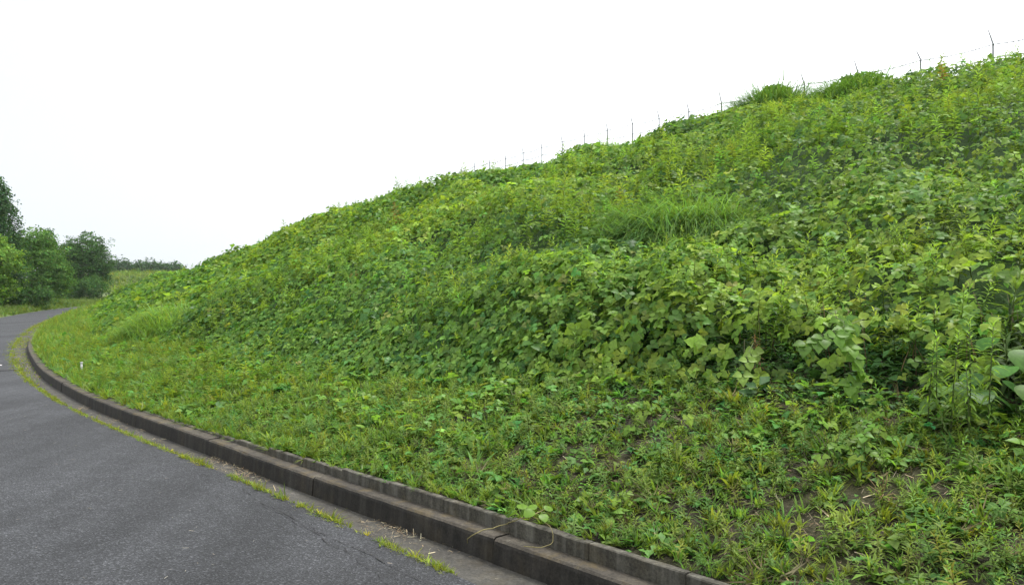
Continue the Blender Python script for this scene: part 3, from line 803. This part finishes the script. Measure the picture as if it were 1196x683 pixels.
# ---- tall grass clumps and shrubs on the slope
def grass_clump(name, label, u, v, wid, h, count, tint, hveg=.25, bl=.012, arch=1.0, group=None, cat='grass clump'):
    if v is None:        # on the crest, in the column u of the photo
        n_ = CREST - .45; q_ = np.arange(-2, 70, .02); cx_, cy_ = at(q_, n_); s_ = float(q_[np.argmin(abs(598 + F * cx_ / cy_ - u))]); X, Y = [float(q) for q in at(s_, n_)]
    else: X, Y, Z, s_, n_ = on_slope(u, v, hveg)
    gz = float(ground_z(s_, n_)); b = np.array((X, Y, gz))
    root_o = MB(); T = [tuft(10, 1., bl / h, .35, arch, 5) for _ in range(5)]
    m = count; q = rng.normal(0, .42, (m, 2)) ; q = q[np.hypot(q[:, 0], q[:, 1]) < 1]; m = len(q)
    ss_ = s_ + q[:, 0] * wid; nn2 = n_ + q[:, 1] * wid * .6
    x_, y_ = at(ss_, nn2); P = np.stack([x_, y_, ground_z(ss_, nn2) + .05], 1)
    R_ = frames(np.array([0, 0, 1.]) + rng.normal(0, .15, (m, 3)), rng.uniform(0, 6.28, m))
    sc = h * (1.05 - .45 * np.hypot(q[:, 0], q[:, 1])) * np.exp(rng.normal(0, .12, m)); tn = tints(tint, m, .18, .08); pick = rng.integers(0, 5, m)
    for i, t in enumerate(T):
        k_ = pick == i; root_o.scatter(t, P[k_], R_[k_], sc[k_], tn[k_])
    if v is None:        # leafy growth woven through the clump
        q = rng.normal(0, .42, (m * 3, 2)); rr = np.hypot(q[:, 0], q[:, 1]); q = q[rr < 1]; rr = rr[rr < 1]; m3 = len(q)
        x_, y_ = at(s_ + q[:, 0] * wid, n_ + q[:, 1] * wid * .6)
        P = np.stack([x_, y_, ground_z(s_ + q[:, 0] * wid, n_ + q[:, 1] * wid * .6) + h * .8 * np.sqrt(1 - rr ** 2) * rng.uniform(.45, 1, m3)], 1)
        root_o.scatter(ONE_LO[0], P, frames(np.array([0, 0, .8]) + rng.normal(0, .5, (m3, 3)), rng.uniform(0, 6.28, m3)), .085 * np.exp(rng.normal(0, .25, m3)), tints(tint, m3, .2, .08))
    o = root_o.build(name, M_GRASS, None, True, b); o.location = b
    return tag(o, label, cat, group)
grass_clump('silvergrass_clump', 'large clump of tall arching grass with shining blades in the middle of the slope', 785, 268, 1.05, .88, 1900, (.105, .200, .055), .35, .011, 1.15)
grass_clump('tall_grass_clump', 'soft blue green tall grass clump just below the fence near the crest', 702, 184, 1.9, .9, 900, (.10, .20, .045), .3, .014, .9)
grass_clump('tall_grass_clump', 'spiky dark grass clump standing up at the crest between fence posts', 903, None, .95, 1.6, 900, (.075, .155, .034), .3, .014, 1.0)
grass_clump('tall_grass_clump', 'wide dark grass mound at the crest, upper right of the spiky clump', 1000, None, 1.3, 1.4, 1000, (.075, .155, .034), .3, .014, 1.0)
grass_clump('tall_grass_clump', 'small dark grass tuft breaking the skyline low on the left of the crest', 492, None, 1.3, 1.3, 320, (.07, .14, .034), .3, .025, .8)
grass_clump('tall_grass_clump', 'soft grey green grass clump low on the slope near the road bend', 190, 370, 1.5, .62, 500, (.12, .215, .05), .3, .010, .9)

# ---- single plants in front of the kudzu edge
def plant(name, label, cat, base, stems, group=None):
    """stems: (points, radius, [(t, leaf template kind, size, azimuth, tilt, tint)])"""
    root = empty(name, base); tag(root, label, cat, group); b = np.array(base)
    lm = MB()
    for pts, r, leaves in stems:
        sm = MB()
        pts = np.array(pts, float) + b
        sm.tube(pts, np.linspace(r, r * .5, len(pts)), 5)
        seglen = np.linspace(0, 1, len(pts))
        for (t, kind, size, azi, tilt, tn) in leaves:
            p = np.array([np.interp(t, seglen, pts[:, j]) for j in range(3)])
            N = np.array([[math.cos(azi) * math.sin(tilt), math.sin(azi) * math.sin(tilt), math.cos(tilt)]])
            R_ = frames(N, np.array([azi]))
            T = random.choice(TRI_HI) if kind == 'tri' else (LANCE if kind == 'lance' else ROUND)
            if kind != 'lance':
                q = p + R_[0][:, 1] * size * .7 + np.array([0, 0, size * .25])
                sm.tube([p, (p + q) / 2 + (0, 0, size * .1), q], r * .45, 4); p = q
            lm.scatter(T, p[None], R_, np.array([size]), np.array([tn], np.float32))
        sm.build('stem', M_STEM, root, True, b)
    lm.build('leaves', M_LEAF if name != 'goldenrod_plant' else M_WEED, root, True, b)
    return root
_v, _f = blade([0, .15, .4, .7, 1], [.02, .07, .095, .06, .003], .3, .45); LANCE = merge([(_v, _f, (1, 1, 1))])
_v, _f = blade([-.06, .0, .12, .32, .55, .78, .92, 1], [.14, .30, .46, .54, .50, .36, .2, .01], .10, .22); ROUND = merge([(_v, _f, (1, 1, 1))])
def goldenrod(label, u, v_base, Y, h, tint):
    X, _, _ = ray_at(u, v_base, Y); s_, n_ = to_sn(X, Y); base = (X, Y, float(ground_z(s_, n_)))
    lx, ly = rng.normal(0, .03, 2); lv_ = []
    k_ = int(60 * h / .6)
    for i in range(k_):
        t = .22 + .78 * (i / k_) ** .85; L = .095 * (1 - .55 * max(0, t - .55) / .45) * random.uniform(.8, 1.1)
        if t < .4: L *= .75
        g_ = .65 + .7 * t ** 2
        lv_.append((t, 'lance', L, i * 2.4, -math.radians(75 * max(0, (t - .55) / .45) ** 1.5) + random.uniform(-.2, .3), tuple(np.array(tint) * g_ * random.uniform(.85, 1.15))))
    plant('goldenrod_plant', label, 'plant', base, [([(0, 0, -.03), (lx * .4, ly * .4, h * .5), (lx, ly, h)], .0045, lv_)], 'goldenrod plants in front of the dark kudzu edge')
GT = (.16, .275, .042)
goldenrod('tallest goldenrod plant, rightmost of the group before the dark hollow', 1154, 438, 4.40, .66, GT)
goldenrod('tall goldenrod plant just left of the tallest one', 1134, 438, 4.50, .66, GT)
goldenrod('short goldenrod plant tucked between the two tallest', 1133, 442, 4.40, .44, GT)
goldenrod('goldenrod plant in the middle of the group, dark below a light tip', 1110, 442, 4.55, .60, GT)
goldenrod('thin goldenrod plant second from the left of the group', 1094, 442, 4.65, .55, GT)
goldenrod('thin goldenrod plant at the left end of the group', 1083, 444, 4.65, .52, GT)

def vine_plant(label, pixels, Y, base_uv, size, tint, kind='tri', name='kudzu_plant', cat='plant', var=.15):
    """pixels: where the leaves sit in the photo; they are hung on short stems from one foot"""
    X, Y, _, s_, n_ = on_slope(base_uv[0], base_uv[1], 0); base = np.array((X, Y, float(ground_z(s_, n_))))
    stems = []
    for (u, v, dY, k2, az) in pixels:
        tip = np.array(on_slope(u, v, dY)[:3]) - base
        tn = np.array(tint) * math.exp(random.gauss(0, var)) * np.array([random.uniform(.85, 1.25), 1, .95])
        fx, fy = tip[0] * .75 + base[0], tip[1] * .75 + base[1]; foot_p = np.array((fx, fy, float(ground_z(*to_sn(fx, fy))))) - base
        midp = foot_p * .4 + tip * .6 + np.array([0, 0, .03])
        stems.append(([tuple(foot_p), tuple(midp), tuple(tip)], .0022, [(1., kind, size * k2, az, random.uniform(.25, .75), tuple(tn))]))
    return plant(name, label, cat, tuple(base), stems)
cam_az = -math.pi / 2
vine_plant('broad round leaved plant at the right edge with the largest leaves', [(1190, 404, .38, 1.2, -1.9), (1172, 394, .40, .9, -2.8), (1192, 446, .25, 1.0, -1.8), (1212, 420, .3, 1., -1.2), (1226, 445, .25, 1., -.8), (1183, 428, .3, .9, -2.4)], 3.9, (1205, 490), .14, (.062, .140, .026), 'round')
vine_plant('dark blue green broad leaved plant below the goldenrod group', [(1142, 432, .24, 1.1, -2.4), (1125, 442, .22, 1.2, -2.0), (1158, 442, .24, 1., -.9), (1103, 462, .12, 1.1, -2.9), (1128, 470, .10, 1.2, -1.6), (1150, 462, .14, .9, -.6), (1116, 430, .25, .7, 2.5), (1140, 455, .16, 1.2, -1.9), (1115, 452, .18, 1., -2.6), (1160, 465, .10, .8, -.5)], 4.3, (1132, 486), .11, (.060, .135, .036), 'round')
px = [(random.gauss(1000, 30), random.uniform(478, 535), random.uniform(.05, .24), random.uniform(.6, 1.1), random.uniform(-3.1, 0)) for _ in range(46)]
vine_plant('low bushy kudzu plant with mixed light leaves on the bare soil strip', px, 4.5, (1000, 530), .056, (.105, .195, .030), var=.25)
px = [(random.uniform(730, 800), random.uniform(455, 500), random.uniform(.05, .2), random.uniform(.7, 1.1), random.uniform(-3.1, 0)) for _ in range(14)]
vine_plant('low kudzu plant with a few light leaves in front of the shaded slope foot', px, 5.5, (768, 505), .062, (.11, .20, .030), var=.2)
px = [(random.uniform(660, 745), random.uniform(570, 600), random.uniform(.04, .12), random.uniform(.6, 1.0), random.uniform(-3.1, 0)) for _ in range(12)]
vine_plant('small light leaved kudzu plant on the grass just behind the edging', px, 4.1, (705, 606), .05, (.12, .21, .030))

# hanging sprays of kudzu over the dark edge
def spray(label, pts_uvY, size, tint, n_leaf):
    pts = np.array([ray_at(u, v, Y) for u, v, Y in pts_uvY]); base = pts[0]
    t = np.linspace(.15, 1, n_leaf)
    lv_ = [(float(q), 'tri', size * random.uniform(.75, 1.15), random.uniform(-2.6, -.5), random.uniform(.5, 1.15), tuple(np.array(tint) * math.exp(random.gauss(0, .2)))) for q in t]
    plant('kudzu_vine', label, 'vine', tuple(base), [([tuple(p - base) for p in pts], .0022, lv_)])
spray('hanging kudzu vine with lobed leaves over the dark hollow of the edge', [(960, 360, 5.6), (985, 375, 5.2), (990, 400, 5.05), (996, 428, 5.0), (990, 450, 4.98)], .08, (.105, .20, .030), 12)
spray('short hanging kudzu vine with pale leaves left of the lobed one', [(880, 400, 5.8), (876, 408, 5.5), (870, 420, 5.42), (868, 434, 5.4)], .07, (.15, .23, .045), 5)
spray('kudzu vine reaching left over the shaded edge above the bare strip', [(1010, 372, 5.4), (975, 385, 5.05), (950, 395, 5.0), (928, 405, 4.98)], .08, (.09, .175, .03), 9)

# runner creeping over the kerb
ru = [(640, 592, .33, .30), (622, 603, .26, .27), (607, 606, .20, .262), (590, 612, .17, .17), (575, 617, .13, .160), (559, 620, .06, .158), (552, 623, .02, .148), (546, 634, .0, .09)]
pts = []
for u, v, n_, z_ in ru:
    Y = (CAM_H - z_) * F / (v - HZ); X = (u - 598) / F * Y; pts.append((X, Y, z_))
rb = np.array(pts[0]); root = empty('vine_runner', tuple(rb)); tag(root, 'thin yellow brown vine runner creeping from the grass across the kerb', 'vine')
def smooth(p, k_=28, w=.006):
    p = np.array(p, float); t = np.r_[0, np.cumsum(np.linalg.norm(np.diff(p, axis=0), axis=1))]; q = np.linspace(0, t[-1], k_)
    o = np.stack([np.interp(q, t, p[:, i]) for i in range(3)], 1)
    for _ in range(2): o[1:-1] = (o[:-2] + o[1:-1] * 2 + o[2:]) / 4
    o[1:-1, :2] += rng.normal(0, w, (k_ - 2, 2)); return o
m = MB(); m.tube(smooth(pts), .003, 5)
a_ = np.array(pts[1]); m.tube(smooth([a_, a_ + (.09, -.10, -.005), a_ + (.11, -.17, -.09), a_ + (.05, -.20, -.107), a_ + (-.05, -.17, -.107)], 18), .002, 5)
m.build('stem', M_VINE, root, True, rb)
lm = MB()
for (du, dy, sc, az) in ((0, 0, .06, -2.3), (.05, -.07, .05, -1.2), (.02, .05, .05, 2.6), (-.05, .04, .055, 1.9), (.07, .03, .05, .6)):
    p = np.array(pts[1]) + (du, dy, .03); lm.scatter(ROUND, p[None], frames(np.array([[.1, -.4, .9]]), np.array([az])), np.array([sc]), np.array([(.12, .22, .03)], np.float32))
lm.build('leaves', M_LEAF, root, True, rb)

# small white marker stake in the grass near the bend
X, Y, Z, s_, n_ = on_slope(95, 433, 0.02); gz = float(ground_z(s_, n_)); so = np.array((X, Y, gz))
root = empty('marker_stake', (X, Y, gz)); tag(root, 'small white marker stake standing in the grass strip near the road bend', 'marker stake')
m = MB(); w = .018
def box(mb, c, sx, sy, sz):
    V = np.array([(x * sx, y * sy, z * sz) for x in (-1, 1) for y in (-1, 1) for z in (-1, 1)]) + np.array(c)
    Q = [(0, 1, 3, 2), (4, 6, 7, 5), (0, 4, 5, 1), (2, 3, 7, 6), (0, 2, 6, 4), (1, 5, 7, 3)]
    mb.add(V, [t for q in Q for t in ((q[0], q[1], q[2]), (q[0], q[2], q[3]))])
box(m, so + (0, 0, .05), .012, .012, .09); m.build('stake', M_WHITE, root, False, so)
m = MB(); box(m, so + (0, 0, .150), .016, .018, .010); m.build('cap', M_WHITE, root, False, so)

# ================================================================== LIGHT
HAZE = .00018
SUN_EL, SUN_AZ = math.radians(66), math.radians(50)      # azimuth clockwise from +y
w = bpy.data.worlds.new('World'); scene.world = w; w.use_nodes = True
nt = w.node_tree; nt.nodes.clear(); k = NT(nt)
out = nt.nodes.new('ShaderNodeOutputWorld'); bg = nt.nodes.new('ShaderNodeBackground'); bg.inputs['Strength'].default_value = .1
sky = nt.nodes.new('ShaderNodeTexSky'); sky.sky_type = 'NISHITA'; sky.sun_disc = False
sky.sun_elevation = SUN_EL; sky.sun_rotation = SUN_AZ; sky.dust_density = 5; sky.air_density = 1.2
tc = k.n('ShaderNodeTexCoord')
sd = Vector((math.sin(SUN_AZ) * math.cos(SUN_EL), math.cos(SUN_AZ) * math.cos(SUN_EL), math.sin(SUN_EL)))
dot = k.n('ShaderNodeVectorMath'); dot.operation = 'DOT_PRODUCT'; k.l(tc.outputs['Generated'], dot.inputs[0]); dot.inputs[1].default_value = sd
mr = k.n('ShaderNodeMapRange'); mr.inputs['From Min'].default_value = -.3; mr.inputs['From Max'].default_value = 1.; k.l(dot.outputs['Value'], mr.inputs['Value'])
cloud = k.ramp(mr.outputs[0], [(0, (.56, .58, .60)), (.55, (.66, .68, .70)), (.8, (.9, .91, .92)), (1, (1, 1, 1))])
d2 = k.n('ShaderNodeVectorMath'); d2.operation = 'DOT_PRODUCT'; k.l(tc.outputs['Generated'], d2.inputs[0]); d2.inputs[1].default_value = Vector((-.62, .78, .1)).normalized()
cloud = k.mix(1, cloud, k.ramp(d2.outputs['Value'], [(.72, 1), (.90, (.60, .615, .625)), (1, (.55, .57, .585))]), 'MULTIPLY')
cl = k.mix(1, cloud, (11., 11., 11.1), 'MULTIPLY')
k.l(k.mix(.86, sky.outputs['Color'], cl), bg.inputs['Color'])
k.l(bg.outputs[0], out.inputs['Surface'])
sl = bpy.data.lights.new('sun', 'SUN'); sl.energy = 2.0; sl.angle = math.radians(18); sl.color = (1, .97, .92)
so_ = bpy.data.objects.new('sun', sl); col.objects.link(so_)
so_.rotation_euler = (-sd).to_track_quat('-Z', 'Y').to_euler(); so_.location = (20, 30, 60)

# damp summer air
hz = MB(); box(hz, (-40, 100, 24), 150, 170, 25.4)
hm, hnt, ho = new_mat('damp_air'); hk = NT(hnt); pv = hk.n('ShaderNodeVolumePrincipled')
pv.inputs['Color'].default_value = (.93, .96, .98, 1); pv.inputs['Density'].default_value = HAZE; pv.inputs['Anisotropy'].default_value = .2
hk.l(pv.outputs[0], ho.inputs['Volume'])
tag(hz.build('haze', hm, None, False), kind='stuff')

vs = scene.view_settings
vs.view_transform = 'Standard'; vs.look = 'None'; vs.exposure = 1.4; vs.gamma = 1; vs.use_curve_mapping = False
scene.cycles.use_denoising = True
scene.cycles.max_bounces = 6; scene.cycles.diffuse_bounces = 3; scene.cycles.transmission_bounces = 3
scene.render.film_transparent = False
